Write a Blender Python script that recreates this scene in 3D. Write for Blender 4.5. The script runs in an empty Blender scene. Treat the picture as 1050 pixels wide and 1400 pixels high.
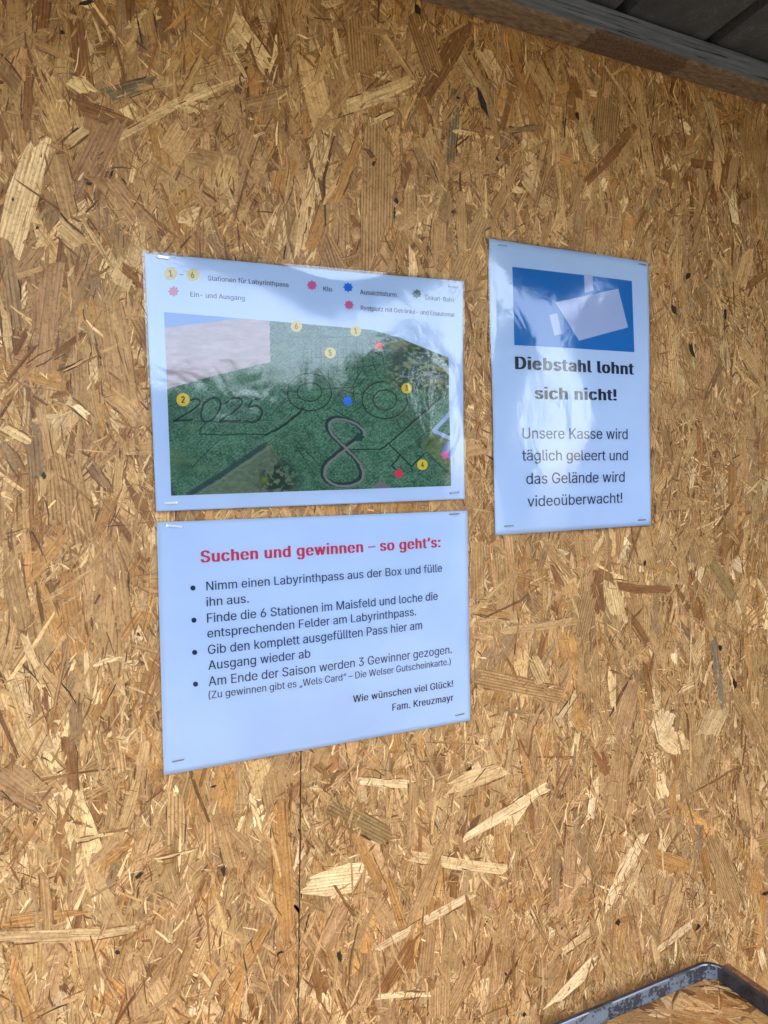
import bpy, bmesh, math, random, os
import numpy as np
from mathutils import Matrix, Vector

rng = np.random.default_rng(11)
random.seed(5)
scene = bpy.context.scene

# ------------------------------------------------------------------ camera, sky, sun, exposure
F_PX, YAW, PITCH, ROLL, DIST = 981.1, 0.43669, -0.03507, -0.02169, 0.6124
cam_pos = np.array([0.0, -DIST, 0.0])
def cam_axes():
    cy, sy, cp, sp = math.cos(YAW), math.sin(YAW), math.cos(PITCH), math.sin(PITCH)
    fwd = np.array([sy*cp, cy*cp, sp]); right = np.array([cy, -sy, 0.0]); up = np.cross(right, fwd)
    cr, sr = math.cos(ROLL), math.sin(ROLL)
    return right*cr + up*sr, -right*sr + up*cr, fwd
RX, UX, FX = cam_axes()
cd = bpy.data.cameras.new('camera'); cam = bpy.data.objects.new('camera', cd)
scene.collection.objects.link(cam)
cd.sensor_fit = 'VERTICAL'; cd.sensor_height = 36.0; cd.lens = F_PX/1400*36.0
cd.clip_start = 0.01; cd.clip_end = 500
m = Matrix.Identity(4)
for i in range(3):
    m[i][0], m[i][1], m[i][2], m[i][3] = RX[i], UX[i], -FX[i], cam_pos[i]
cam.matrix_world = m
scene.camera = cam

SUN_EL, SUN_AZ = 62.0, 150.0                     # high sun in front of the shelter, kept off the wall by its roof (azimuth from +y towards +x)
world = bpy.data.worlds.new('World'); scene.world = world; world.use_nodes = True
nt = world.node_tree; bg = nt.nodes['Background']
sky = nt.nodes.new('ShaderNodeTexSky'); sky.sky_type = 'NISHITA'; sky.sun_disc = False
sky.sun_elevation = math.radians(SUN_EL); sky.sun_rotation = math.radians(SUN_AZ)
sky.air_density = 1.0; sky.dust_density = 2.6; sky.ozone_density = 1.0
nt.links.new(sky.outputs[0], bg.inputs[0]); bg.inputs[1].default_value = 0.15
sl = bpy.data.lights.new('sun', 'SUN'); sl.energy = 2.6; sl.angle = math.radians(0.5); sl.color = (1.0, 0.94, 0.85)
sun = bpy.data.objects.new('sun', sl); scene.collection.objects.link(sun)
se, sa = math.radians(SUN_EL), math.radians(SUN_AZ)
sdir = Vector((math.sin(sa)*math.cos(se), math.cos(sa)*math.cos(se), math.sin(se)))
sun.rotation_euler = sdir.to_track_quat('Z', 'Y').to_euler()
vs = scene.view_settings
vs.view_transform = 'Standard'; vs.look = 'None'; vs.exposure = 3.05; vs.gamma = 1.0; vs.use_curve_mapping = False
scene.cycles.use_denoising = True
scene.cycles.max_bounces = 8; scene.cycles.transparent_max_bounces = 12

# ------------------------------------------------------------------ helpers
def lin(c):
    c = np.asarray(c, float)/255.0
    return np.where(c <= .04045, c/12.92, ((c+.055)/1.055)**2.4)
def W(px, y=0.0):
    """photo measurements -> points on the wall plane (metres)"""
    px = np.atleast_2d(np.asarray(px, float))
    D = (px[:, :1]-525)/F_PX*RX - (px[:, 1:]-700)/F_PX*UX + FX
    t = (y - cam_pos[1])/D[:, 1]
    return cam_pos + D*t[:, None]
def PX(P):
    q = np.asarray(P) - cam_pos; z = q @ FX
    return np.stack([525+F_PX*(q@RX)/z, 700-F_PX*(q@UX)/z], -1)

def link(o, parent=None):
    scene.collection.objects.link(o)
    if parent is not None: o.parent = parent
    return o
def thing(name, label, cat, loc=(0, 0, 0), group=None):
    o = bpy.data.objects.new(name, None); link(o); o.location = loc; o.empty_display_size = .05
    o['label'] = label; o['category'] = cat
    if group: o['group'] = group
    return o
def mesh_obj(name, V, Fc, mat, parent=None, origin=None, smooth=False):
    """world-space vertices; stored relative to the parent's location"""
    V = np.asarray(V, float)
    off = np.array(parent.location) if parent is not None and origin is None else (np.array(origin) if origin is not None else np.zeros(3))
    if parent is not None and parent.parent is not None: off = off + np.array(parent.parent.location)
    me = bpy.data.meshes.new(name); me.from_pydata((V-off).tolist(), [], Fc if isinstance(Fc, list) else Fc.tolist())
    if mat is not None: me.materials.append(mat)
    if smooth: me.polygons.foreach_set('use_smooth', [True]*len(me.polygons))
    me.update()
    o = bpy.data.objects.new(name, me); link(o, parent)
    if parent is None: o.location = off
    return o
def tag(o, label=None, cat=None, group=None, kind=None):
    if label: o['label'] = label
    if cat: o['category'] = cat
    if group: o['group'] = group
    if kind: o['kind'] = kind
    return o

class NT:
    def __init__(s, name):
        s.m = bpy.data.materials.new(name); s.m.use_nodes = True; s.t = s.m.node_tree
        s.b = s.t.nodes['Principled BSDF']; s.out = s.t.nodes['Material Output']
    def n(s, typ, **kw):
        x = s.t.nodes.new('ShaderNode'+typ)
        for k, v in kw.items():
            if k.startswith('i_'):
                k2 = k[2:]; k2 = int(k2) if k2.isdigit() else k2.replace('_', ' ')
                x.inputs[k2].default_value = v
            else: setattr(x, k, v)
        return x
    def l(s, a, b): s.t.links.new(a, b)
    def ramp(s, fac, stops, interp='LINEAR'):
        r = s.n('ValToRGB'); r.color_ramp.interpolation = interp
        e = r.color_ramp.elements
        while len(e) < len(stops): e.new(0.5)
        for el, (p, c) in zip(e, stops):
            el.position = p; el.color = (*c, 1) if len(c) == 3 else c
        s.l(fac, r.inputs[0]); return r.outputs[0]
    def mix(s, fac, a, b, blend='MIX'):
        x = s.n('Mix'); x.data_type = 'RGBA'; x.blend_type = blend
        for sock, v in ((x.inputs[0], fac), (x.inputs[6], a), (x.inputs[7], b)):
            if isinstance(v, (int, float)): sock.default_value = v
            elif isinstance(v, (tuple, list)): sock.default_value = (*v[:3], 1)
            else: s.l(v, sock)
        return x.outputs[2]
    def math(s, op, a, b=None, clamp=False):
        x = s.n('Math'); x.operation = op; x.use_clamp = clamp
        for i, v in enumerate((a, b)):
            if v is None: continue
            if isinstance(v, (int, float)): x.inputs[i].default_value = v
            else: s.l(v, x.inputs[i])
        return x.outputs[0]

# ------------------------------------------------------------------ materials
def flake_material():
    t = NT('oriented strand board')
    col = t.n('Attribute', attribute_name='flake_colour').outputs['Color']
    stripe = t.n('Attribute', attribute_name='stripe').outputs['Fac']
    uv = t.n('UVMap', uv_map='UVMap').outputs[0]
    def stretched(su, sv, detail=3.0, rough=.6, dist=0.0):
        mp = t.n('Mapping'); mp.inputs['Scale'].default_value = (su, sv, 1); t.l(uv, mp.inputs[0])
        nz = t.n('TexNoise', i_Scale=1.0, i_Detail=detail, i_Roughness=rough, i_Distortion=dist); t.l(mp.outputs[0], nz.inputs['Vector'])
        return nz.outputs['Fac']
    fibre = stretched(1500, 45)
    coarse = stretched(420, 10, 2.0)
    blotch = stretched(60, 22, 3.0, .6)
    pores = stretched(1100, 18, 2.0)
    # annual rings: stripes across the flake
    mp = t.n('Mapping'); mp.inputs['Scale'].default_value = (1, .035, 1); t.l(uv, mp.inputs[0])
    wv = t.n('TexWave', i_Scale=105.0, i_Distortion=2.6, i_Detail=2.0, i_Detail_Scale=.45); t.l(mp.outputs[0], wv.inputs['Vector'])
    ring = t.math('POWER', wv.outputs['Fac'], 2.2)
    c = t.mix(1.0, col, t.ramp(fibre, [(.25, (.54, .49, .44)), (.48, (1.0, 1.0, 1.0)), (.78, (1.26, 1.26, 1.28))]), 'MULTIPLY')
    c = t.mix(.75, c, t.ramp(coarse, [(.3, (.72, .66, .58)), (.55, (1.02, 1.02, 1.02)), (.75, (1.16, 1.16, 1.18))]), 'MULTIPLY')
    c = t.mix(.8, c, t.ramp(blotch, [(.28, (.78, .7, .62)), (.5, (1, 1, 1)), (.75, (1.12, 1.12, 1.15))]), 'MULTIPLY')
    c = t.mix(t.math('MULTIPLY', ring, stripe), c, t.mix(1.0, c, (.62, .5, .4), 'MULTIPLY'))
    c = t.mix(t.ramp(pores, [(.61, (0, 0, 0)), (.69, (.8, .8, .8))]), c, t.mix(1.0, c, (.4, .3, .24), 'MULTIPLY'))
    # resin stains and rubbed dirt that run across strands
    pos = t.n('NewGeometry').outputs['Position']
    st1 = t.n('TexNoise', i_Scale=38.0, i_Detail=5.0, i_Roughness=.65); t.l(pos, st1.inputs['Vector'])
    st2 = t.n('TexNoise', i_Scale=420.0, i_Detail=3.0, i_Roughness=.6); t.l(pos, st2.inputs['Vector'])
    c = t.mix(1.0, c, t.ramp(st1.outputs['Fac'], [(.32, (.80, .72, .64)), (.5, (1, 1, 1)), (.7, (1.1, 1.08, 1.06))]), 'MULTIPLY')
    c = t.mix(1.0, c, t.ramp(st2.outputs['Fac'], [(.3, (.66, .6, .54)), (.46, (1, 1, 1)), (.75, (1.14, 1.14, 1.14))]), 'MULTIPLY')
    t.l(c, t.b.inputs['Base Color'])
    t.b.inputs['Roughness'].default_value = .52; t.b.inputs['Specular IOR Level'].default_value = .35
    h = t.math('ADD', fibre, t.math('MULTIPLY', coarse, 1.5))
    bp = t.n('Bump', i_Strength=.55, i_Distance=.0004); t.l(h, bp.inputs['Height']); t.l(bp.outputs[0], t.b.inputs['Normal'])
    return t.m
def base_board_material():
    t = NT('strand board core')
    tc = t.n('TexCoord').outputs['Object']
    n1 = t.n('TexNoise', i_Scale=160.0, i_Detail=4.0); t.l(tc, n1.inputs['Vector'])
    c = t.ramp(n1.outputs['Fac'], [(.3, tuple(lin((70, 44, 24)))), (.55, tuple(lin((128, 86, 48)))), (.75, tuple(lin((160, 116, 70))))])
    t.l(c, t.b.inputs['Base Color']); t.b.inputs['Roughness'].default_value = .8
    return t.m
M_FLAKE = flake_material(); M_CORE = base_board_material()

def plain(name, col, rough=.6, metal=0.0, spec=.5):
    t = NT(name); t.b.inputs['Base Color'].default_value = (*col, 1)
    t.b.inputs['Roughness'].default_value = rough; t.b.inputs['Metallic'].default_value = metal
    t.b.inputs['Specular IOR Level'].default_value = spec
    return t.m
def paper_material():
    t = NT('printer paper'); tc = t.n('TexCoord').outputs['Object']
    n1 = t.n('TexNoise', i_Scale=18.0, i_Detail=4.0); t.l(tc, n1.inputs['Vector'])
    c = t.ramp(n1.outputs['Fac'], [(.3, PAPER_LO), (.7, PAPER_HI)])
    t.l(c, t.b.inputs['Base Color']); t.b.inputs['Roughness'].default_value = .7; t.b.inputs['Specular IOR Level'].default_value = .2
    n2 = t.n('TexNoise', i_Scale=900.0, i_Detail=2.0); t.l(tc, n2.inputs['Vector'])
    bp = t.n('Bump', i_Strength=.15, i_Distance=.0002); t.l(n2.outputs['Fac'], bp.inputs['Height']); t.l(bp.outputs[0], t.b.inputs['Normal'])
    return t.m
PAPER_LO, PAPER_HI = (.585, .695, .87), (.625, .73, .90)
M_PAPER = paper_material()
def ink(name, col): return plain(name, tuple(lin(col)), .65, 0, .2)
INK_DARK = ink('black print', (34, 46, 72)); INK_BODY = ink('dark blue grey print', (44, 64, 100)); INK_RED = ink('red print', (212, 66, 96))
INK_GREY = ink('grey legend print', (44, 58, 88))
INK_YEL = ink('yellow print', (228, 200, 70)); INK_BLUE = ink('blue print', (30, 126, 196)); INK_WHITE = ink('pale print', (188, 198, 226))
INK_STARBLUE = ink('bright blue print', (40, 128, 224)); INK_PINK = ink('pink print', (222, 110, 160)); INK_ORANGE = ink('orange print', (236, 108, 80))
INK_STARRED = ink('crimson print', (222, 62, 92)); INK_GREEN = ink('green print', (40, 100, 70)); INK_NUM = ink('number print', (36, 36, 40))
INK_ROSE = ink('rose print', (214, 120, 140)); INK_TEAL = ink('dark green print', (38, 84, 74))
def film_material():
    t = NT('laminating film')
    geo = t.n('NewGeometry').outputs['Position']
    mp = t.n('Mapping'); mp.inputs['Scale'].default_value = (1, 1, .8); t.l(geo, mp.inputs[0])
    a = t.n('TexNoise', i_Scale=32.0, i_Detail=2.0, i_Roughness=.5, i_Distortion=.6); t.l(mp.outputs[0], a.inputs['Vector'])
    b = t.n('TexNoise', i_Scale=330.0, i_Detail=2.0, i_Roughness=.6); t.l(geo, b.inputs['Vector'])
    patch = t.n('TexNoise', i_Scale=14.0, i_Detail=1.0); t.l(geo, patch.inputs['Vector'])
    amt = t.ramp(patch.outputs['Fac'], [(.42, (.05, .05, .05)), (.62, (1, 1, 1))])
    h = t.math('ADD', t.math('MULTIPLY', a.outputs['Fac'], 2.0), t.math('MULTIPLY', t.math('MULTIPLY', b.outputs['Fac'], amt), .42))
    bp = t.n('Bump', i_Strength=1.0, i_Distance=.00022); t.l(h, bp.inputs['Height'])
    gl = t.n('BsdfGlossy', i_Roughness=.085); t.l(bp.outputs[0], gl.inputs['Normal'])
    tr = t.n('BsdfTransparent'); fr = t.n('Fresnel', i_IOR=1.66); t.l(bp.outputs[0], fr.inputs['Normal'])
    mx = t.n('MixShader'); t.l(fr.outputs[0], mx.inputs[0]); t.l(tr.outputs[0], mx.inputs[1]); t.l(gl.outputs[0], mx.inputs[2])
    t.l(mx.outputs[0], t.out.inputs['Surface'])
    return t.m
M_FILM = film_material()
M_STAPLE_GLINT = plain('staple wire with painted glint', (.8, .83, .86), .3, .6)  # near-white wire paints a glint onto some of the staples
M_STAPLE = plain('galvanised staple wire', (.30, .31, .34), .3, 1.0)

# ------------------------------------------------------------------ strand board: thousands of real wood flakes
PAL = {'tan': (186, 142, 92), 'light': (204, 160, 108), 'cream': (226, 192, 142), 'orange': (194, 136, 72), 'brown': (156, 102, 52),
       'dark': (122, 78, 44), 'grey': (164, 128, 90), 'pink': (188, 142, 100), 'pale': (208, 174, 128), 'red': (158, 98, 54),
       'slate': (138, 124, 102), 'bark': (54, 42, 34), 'white': (236, 208, 164), 'olive': (164, 134, 84)}
TAN = lin(PAL['tan'])
def toned(c, keep=.68):
    l_ = lin(c); lum = l_ @ np.array([.2126, .7152, .0722]); return (keep*l_+(1-keep)*TAN*lum/(TAN @ np.array([.2126, .7152, .0722])))*np.array([.945, .955, .865])
PALL = {k: toned(v) for k, v in PAL.items()}
KEYS = list(PAL)
def pick(n, probs):
    ks = list(probs); p = np.array([probs[k] for k in ks]); idx = rng.choice(len(ks), n, p=p/p.sum())
    return np.array([PALL[k] for k in ks])[idx]

def flakes_arrays(c, ang, L, Wd, col, depth, stripe, k, tilt=.006, rag=.12, curve=.03, taper=.35):
    """k strips per flake, three cross sections; returns verts (n,k+1,3 sections,3): plane coords a, b and height h"""
    n = len(L)
    j = np.linspace(-.5, .5, k+1)[None, :]
    tp0 = 1-taper*rng.random((n, 1)); tp1 = 1-taper*rng.random((n, 1))
    jit = rng.normal(0, .06, (n, k+1)); jit[:, 0] *= .4; jit[:, -1] *= .4
    across = (j+jit*(1/k)*2)*Wd[:, None]
    s0 = -L[:, None]/2*(1-rag*rng.random((n, k+1))*2) + rng.normal(0, .25, (n, 1))*Wd[:, None]*j*2
    s1 = L[:, None]/2*(1-rag*rng.random((n, k+1))*2) + rng.normal(0, .25, (n, 1))*Wd[:, None]*j*2
    bend = rng.normal(0, curve, (n, 1))*L[:, None]
    mid = (s0+s1)/2
    al = np.stack([s0, mid, s1], 2)
    ac = np.stack([across*tp0, across*(1+.08*rng.normal(size=(n, k+1)))+bend, across*tp1], 2)
    ca, sa_ = np.cos(ang)[:, None, None], np.sin(ang)[:, None, None]
    A = c[:, 0, None, None]+al*ca-ac*sa_
    B = c[:, 1, None, None]+al*sa_+ac*ca
    tx, ty = rng.normal(0, tilt, (n, 1, 1)), rng.normal(0, tilt*2.2, (n, 1, 1))
    H = depth[:, None, None]+np.clip(al*tx+ac*ty, -.0007, .0007)
    V = np.stack([A, B, H], -1).reshape(-1, 3)
    idx = np.arange(n*(k+1)*3).reshape(n, k+1, 3)
    q = []
    for jj in range(k):
        for ss in range(2):
            q.append(np.stack([idx[:, jj, ss], idx[:, jj, ss+1], idx[:, jj+1, ss+1], idx[:, jj+1, ss]], 1))
    Q = np.stack(q, 1).reshape(-1, 4)
    off = rng.uniform(-4, 4, (n, 2))
    UV = np.stack([ac+off[:, 0, None, None], al+off[:, 1, None, None]], -1).reshape(-1, 2)
    C = np.repeat(col, (k+1)*3, axis=0); S = np.repeat(stripe, (k+1)*3)
    return V, Q, UV, C, S

def merge(parts):
    o = 0; Vs, Qs, Us, Cs, Ss = [], [], [], [], []
    for V, Q, U, C, S in parts:
        Vs.append(V); Qs.append(Q+o); Us.append(U); Cs.append(C); Ss.append(S); o += len(V)
    return [np.concatenate(x) for x in (Vs, Qs, Us, Cs, Ss)]

def random_flakes(region, dens=1.0, size=1.0, ang_mean=math.pi/2, ang_sd=.55, top=.0016, fine=1.0):
    a0, a1, b0, b1 = region; area = (a1-a0)*(b1-b0)
    out = []
    def batch(n, Lr, Wr, k, probs, dr, sd, flat=.15, stripe=.35, edge=0, **kw):
        n = int(n*area*dens)
        if n < 1: return
        c = np.stack([rng.uniform(a0, a1, n), rng.uniform(b0, b1, n)], 1)
        ang = np.where(rng.random(n) < flat, rng.uniform(0, math.pi, n), rng.normal(ang_mean, sd, n))
        L = np.exp(rng.uniform(math.log(Lr[0]), math.log(Lr[1]), n))*size; Wd = np.exp(rng.uniform(math.log(Wr[0]), math.log(Wr[1]), n))*size
        Wd = np.minimum(Wd, L*.6)
        col = pick(n, probs)*np.exp(rng.normal(0, .13, (n, 1)))*np.exp(rng.normal(0, .014, (n, 3)))
        d = rng.uniform(dr[0], dr[1], n)
        st = np.where(rng.random(n) < stripe, rng.uniform(.3, 1.0, n), 0)
        out.append(flakes_arrays(c, ang, L, Wd, col, d, st, k, **kw))
        if edge: edges(c, ang, L, Wd, d, edge)
    P0 = dict(tan=26, light=6, orange=30, brown=26, dark=4, grey=3, red=5)
    P1 = dict(tan=46, light=24, cream=4, orange=11, brown=6, grey=4, pink=6, pale=2, red=1)
    P2 = dict(tan=36, light=28, cream=7, orange=12, brown=9, dark=1, grey=3, pink=4, pale=2, red=1)
    P3 = dict(tan=28, light=26, cream=13, white=3, orange=12, brown=14, dark=4, red=3, pale=3)
    PD = dict(brown=20, dark=12, red=4)
    def edges(c, ang, L, Wd, d, frac):
        """dark crevices where a strand overlaps its neighbours"""
        for sgn in (-1, 1):
            ok = rng.random(len(L)) < frac; n = int(ok.sum())
            if not n: continue
            pos = rng.uniform(-.3, .3, n)*L[ok]; ca, sa_ = np.cos(ang[ok]), np.sin(ang[ok]); w = sgn*Wd[ok]*.47
            cc = np.stack([c[ok, 0]+pos*ca-w*sa_, c[ok, 1]+pos*sa_+w*ca], 1)
            out.append(flakes_arrays(cc, ang[ok]+rng.normal(0, .03, n), L[ok]*rng.uniform(.2, .6, n), rng.uniform(.0004, .0010, n)*size, pick(n, PD), d[ok]+.0001, np.zeros(n), 1, tilt=.001, rag=.15, taper=.8))
    batch(5200, (.05, .13), (.014, .034), 5, P0, (.0, .0006), .45, .2)
    batch(3000, (.05, .15), (.010, .028), 6, P1, (.0004, .0012), .36, .14, .45, edge=.7)
    batch(4200, (.025, .075), (.003, .010), 3, P2, (.0004, .0014), .48, .2, edge=.45, taper=.6, rag=.16)
    batch(2400, (.035, .10), (.0016, .0042), 2, P2, (.0006, .0015), .42, .2, edge=.3, taper=.7)
    batch(int(24000*fine), (.008, .030), (.0008, .0026), 2, P3, (.0004, .0014), .6, .3, rag=.2, taper=.85)
    batch(11000, (.006, .022), (.0004, .0009), 1, PD, (.0006, .0014), .55, .3, rag=.25, taper=.9)
    batch(int(7000*fine), (.005, .018), (.0004, .0011), 1, dict(cream=20, light=20, white=4), (.0008, .0015), .65, .4, rag=.25, taper=.9)
    batch(230, (.014, .04), (.008, .02), 5, dict(white=3, pale=3, cream=3), (.0009, .0013), .6, .3, rag=.3, taper=.5)
    # clusters of fine slivers
    nc = int(150*area*dens*fine)
    for _ in range(nc):
        n = 170; cx, cy = rng.uniform(a0, a1), rng.uniform(b0, b1); r = rng.uniform(.012, .035)*size
        c = np.stack([rng.normal(cx, r, n), rng.normal(cy, r*1.3, n)], 1); base = rng.normal(ang_mean, .5)
        ang = rng.normal(base, .55, n)
        L = rng.uniform(.006, .022, n)*size; Wd = rng.uniform(.0006, .0022, n)*size
        out.append(flakes_arrays(c, ang, L, Wd, pick(n, dict(tan=22, light=26, cream=12, orange=12, brown=22, dark=8))*np.exp(rng.normal(0, .12, (n, 1))), rng.uniform(.0008, .0015, n), np.zeros(n), 1, rag=.2, taper=.85))
    # bark specks
    n = int(45*area*dens)
    c = np.stack([rng.uniform(a0, a1, n), rng.uniform(b0, b1, n)], 1)
    L = rng.uniform(.002, .007, n)
    out.append(flakes_arrays(c, rng.normal(ang_mean, .7, n), L, L*rng.uniform(.3, .7, n), pick(n, dict(bark=6, dark=4)), rng.uniform(.0014, top+.0003, n), np.zeros(n), 3, rag=.25, taper=.8))
    return out

def flake_mesh(name, parts, to_world, parent, keep=None):
    V, Q, U, C, S = merge(parts)
    if keep is not None:
        V = keep(V)
    P = to_world(V)
    off = np.array(parent.location)
    me = bpy.data.meshes.new(name)
    me.vertices.add(len(P)); me.vertices.foreach_set('co', (P-off).astype(np.float32).ravel())
    me.loops.add(Q.size); me.loops.foreach_set('vertex_index', Q.astype(np.int32).ravel())
    me.polygons.add(len(Q)); me.polygons.foreach_set('loop_start', np.arange(0, Q.size, 4, dtype=np.int32))
    me.update(calc_edges=True)
    ul = me.uv_layers.new(name='UVMap'); ul.data.foreach_set('uv', U[Q.ravel()].astype(np.float32).ravel())
    ca = me.attributes.new('flake_colour', 'FLOAT_COLOR', 'POINT'); ca.data.foreach_set('color', np.concatenate([C, np.ones((len(C), 1))], 1).astype(np.float32).ravel())
    sa_ = me.attributes.new('stripe', 'FLOAT', 'POINT'); sa_.data.foreach_set('value', S.astype(np.float32))
    me.materials.append(M_FLAKE)
    o = bpy.data.objects.new(name, me); link(o, parent)
    return o

# flakes one can pick out in the photograph: x1, y1, x2, y2, width, kind, stripes
HERO = [
 (55,185,12,340,46,'white',.7),(38,82,36,184,14,'brown',.4),(58,-5,55,42,24,'red',.4),(146,132,216,112,21,'slate',.5),(152,194,335,107,12,'cream',.2),
 (244,141,278,76,11,'light',.2),(117,176,92,200,15,'cream',0),(104,146,190,175,20,'brown',.3),(76,206,96,302,28,'light',.4),(140,240,188,302,36,'pink',.5),
 (80,310,112,338,26,'pale',.5),(20,0,22,60,30,'tan',.3),(130,0,150,40,22,'brown',.3),(198,20,206,62,22,'tan',.3),(0,90,28,120,20,'grey',.7),
 (75,358,56,510,34,'pink',.4),(8,345,22,452,24,'grey',.8),(8,430,14,498,14,'cream',.2),(115,412,142,560,6,'tan',0),(150,420,184,542,9,'light',.2),
 (31,508,120,452,10,'brown',.2),(84,508,173,466,5,'light',0),(100,553,120,570,12,'white',0),(0,582,42,606,14,'cream',.1),(2,603,28,645,13,'grey',.3),
 (82,640,88,716,44,'tan',1.0),(120,628,148,670,14,'grey',.3),(167,595,159,678,14,'light',.2),(152,680,138,722,20,'orange',.3),(164,361,193,388,12,'brown',.4),
 (146,411,165,541,46,'tan',.4),(110,480,112,560,26,'tan',.3),
 (442,159,565,110,20,'cream',.2),(518,165,515,344,45,'light',1.0),(490,18,496,98,42,'tan',1.0),(406,26,535,48,10,'tan',.2),(498,15,565,110,8,'light',0),
 (637,30,575,140,28,'brown',.3),(622,112,614,228,16,'slate',.8),(641,112,600,166,12,'light',.2),(493,190,455,282,14,'orange',.3),(441,290,421,344,16,'orange',.3),
 (410,300,396,358,20,'pale',.4),(545,316,628,258,12,'light',.1),(383,0,383,122,5,'brown',0),(431,144,436,198,10,'light',0),(630,268,632,350,14,'light',.4),
 (515,165,540,153,9,'cream',0),(440,10,470,0,14,'cream',0),(600,300,598,345,22,'tan',.4),(570,200,590,250,16,'grey',.3),
 (720,60,683,184,8,'brown',.2),(766,118,771,322,8,'light',.2),(835,78,825,202,34,'tan',1.0),(868,171,792,258,12,'brown',.2),(798,168,812,215,16,'pale',0),
 (728,85,752,132,25,'light',.2),(786,106,783,166,20,'brown',.1),(871,103,889,258,16,'light',.4),(862,195,850,230,22,'light',.1),(714,245,746,288,13,'pale',.1),
 (715,205,663,318,14,'tan',.3),(657,98,680,202,10,'tan',.2),(690,180,740,175,8,'grey',.3),(905,130,900,190,22,'tan',.5),
 (964,131,984,212,14,'pale',.3),(941,222,993,230,12,'red',.1),(1001,214,970,282,16,'red',.1),(998,266,1005,308,11,'white',.1),(1030,140,1025,222,40,'tan',.6),
 (878,163,893,264,12,'light',.2),(938,303,935,378,9,'pink',.2),(996,405,1052,371,10,'brown',.3),(1022,340,1010,392,20,'light',.2),(1010,470,1045,520,22,'light',.3),
 (900,330,935,420,7,'orange',0),(1040,250,1052,330,16,'tan',.4),
 (816,796,919,806,12,'red',.3),(681,863,796,847,10,'light',.1),(649,835,698,843,10,'orange',.2),(648,925,776,952,24,'tan',1.0),(866,929,845,1016,26,'pink',.4),
 (808,884,808,984,24,'tan',.4),(972,865,988,972,10,'slate',.3),(968,761,1006,824,16,'olive',.2),(960,765,952,792,12,'white',0),(849,831,886,882,10,'brown',.2),
 (788,945,759,988,7,'pale',0),(895,1005,915,970,28,'white',.2),(965,1005,982,968,30,'pale',.4),(650,735,652,830,20,'tan',.4),(930,760,935,800,14,'tan',.2),
 (1000,940,1040,1010,20,'tan',.4),(740,740,790,800,14,'tan',.3),(880,900,890,960,9,'brown',.2),(1020,860,1030,930,16,'orange',.4),
 (486,1067,562,1072,12,'white',.1),(412,1082,536,1147,30,'olive',1.0),(471,1106,524,1218,15,'orange',.2),(412,1209,509,1197,42,'white',.6),(553,1168,690,1188,15,'cream',.1),
 (500,1306,646,1221,13,'white',.3),(512,1362,592,1358,9,'white',0),(380,1080,394,1288,28,'orange',.5),(350,1209,406,1289,10,'light',.2),(566,1064,563,1164,16,'tan',.3),
 (624,1112,571,1246,20,'tan',.3),(645,1318,606,1392,20,'tan',.5),(618,1085,657,1044,18,'cream',.1),(370,1050,378,1098,36,'tan',.5),(540,1222,530,1236,14,'white',0),
 (590,1230,580,1340,22,'tan',.7),(600,1330,598,1395,30,'light',.5),(470,1240,440,1300,24,'pink',.2),
 (-5,1279,146,1274,22,'pale',.6),(140,1276,186,1268,12,'pale',.2),(290,1066,324,1192,30,'tan',.4),(240,1080,240,1160,26,'light',.8),(92,998,100,1082,18,'brown',.3),
 (210,1174,266,1161,4,'cream',0),(107,1148,176,1133,5,'cream',0),(34,1394,124,1351,7,'light',0),(265,1275,231,1374,12,'tan',.2),(368,1257,304,1366,16,'orange',.4),
 (0,1050,62,1098,48,'pink',.4),(0,1078,52,1107,14,'grey',.4),(115,1294,128,1358,24,'tan',.4),(60,1190,66,1270,16,'tan',.3),(180,1310,190,1395,26,'pink',.4),
 (20,1330,44,1400,18,'orange',.4),(330,1260,345,1330,14,'tan',.2),(200,1010,190,1070,16,'light',.3),(10,760,30,860,34,'tan',.5),(90,780,110,900,30,'orange',.5),
 (160,760,170,860,24,'tan',.5),(40,900,90,960,22,'light',.4),(150,930,120,990,18,'orange',.3),
 (716,1063,728,1142,8,'brown',.2),(626,1150,752,1072,14,'white',.2),(617,1077,688,1050,22,'cream',.2),(827,1246,884,1131,15,'white',.2),(842,1250,890,1150,8,'cream',0),
 (840,1148,940,1186,24,'orange',.3),(968,1139,1012,1255,30,'tan',.7),(816,1306,752,1375,16,'white',.2),(808,1272,765,1302,12,'cream',0),(951,1257,896,1300,10,'white',0),
 (853,998,844,1113,22,'tan',.5),(812,1062,806,1118,11,'white',0),(900,1000,936,1028,38,'cream',.2),(692,1238,673,1375,22,'tan',.5),(1010,1060,1020,1130,18,'light',.4),
 (760,1160,758,1240,14,'grey',.3),(930,1200,905,1290,20,'light',.5),(1035,1280,1045,1330,10,'white',0),(780,1140,775,1230,18,'pink',.3)]
BARK = [(18,274,3,7),(121,252,9,4),(153,238,4,9),(85,46,8,6),(570,15,8,15),(541,275,6,11),(510,225,4,10),(625,135,6,3),(381,1302,7,7),(463,1306,6,18),(291,1074,11,4),
        (640,1050,9,6),(920,424,7,13),(939,378,6,10),(983,885,6,8),(1003,935,7,14),(953,1266,7,9),(843,1260,7,11),(990,430,4,20),(945,480,5,24),(657,138,9,40),(305,1190,6,16),
        (788,160,5,14),(60,650,8,8),(190,1195,14,5),(880,770,4,10),(117,5,26,6),(690,1330,4,4),(716,1385,4,7),(1045,1220,8,8),(160,1300,6,8)]
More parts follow.
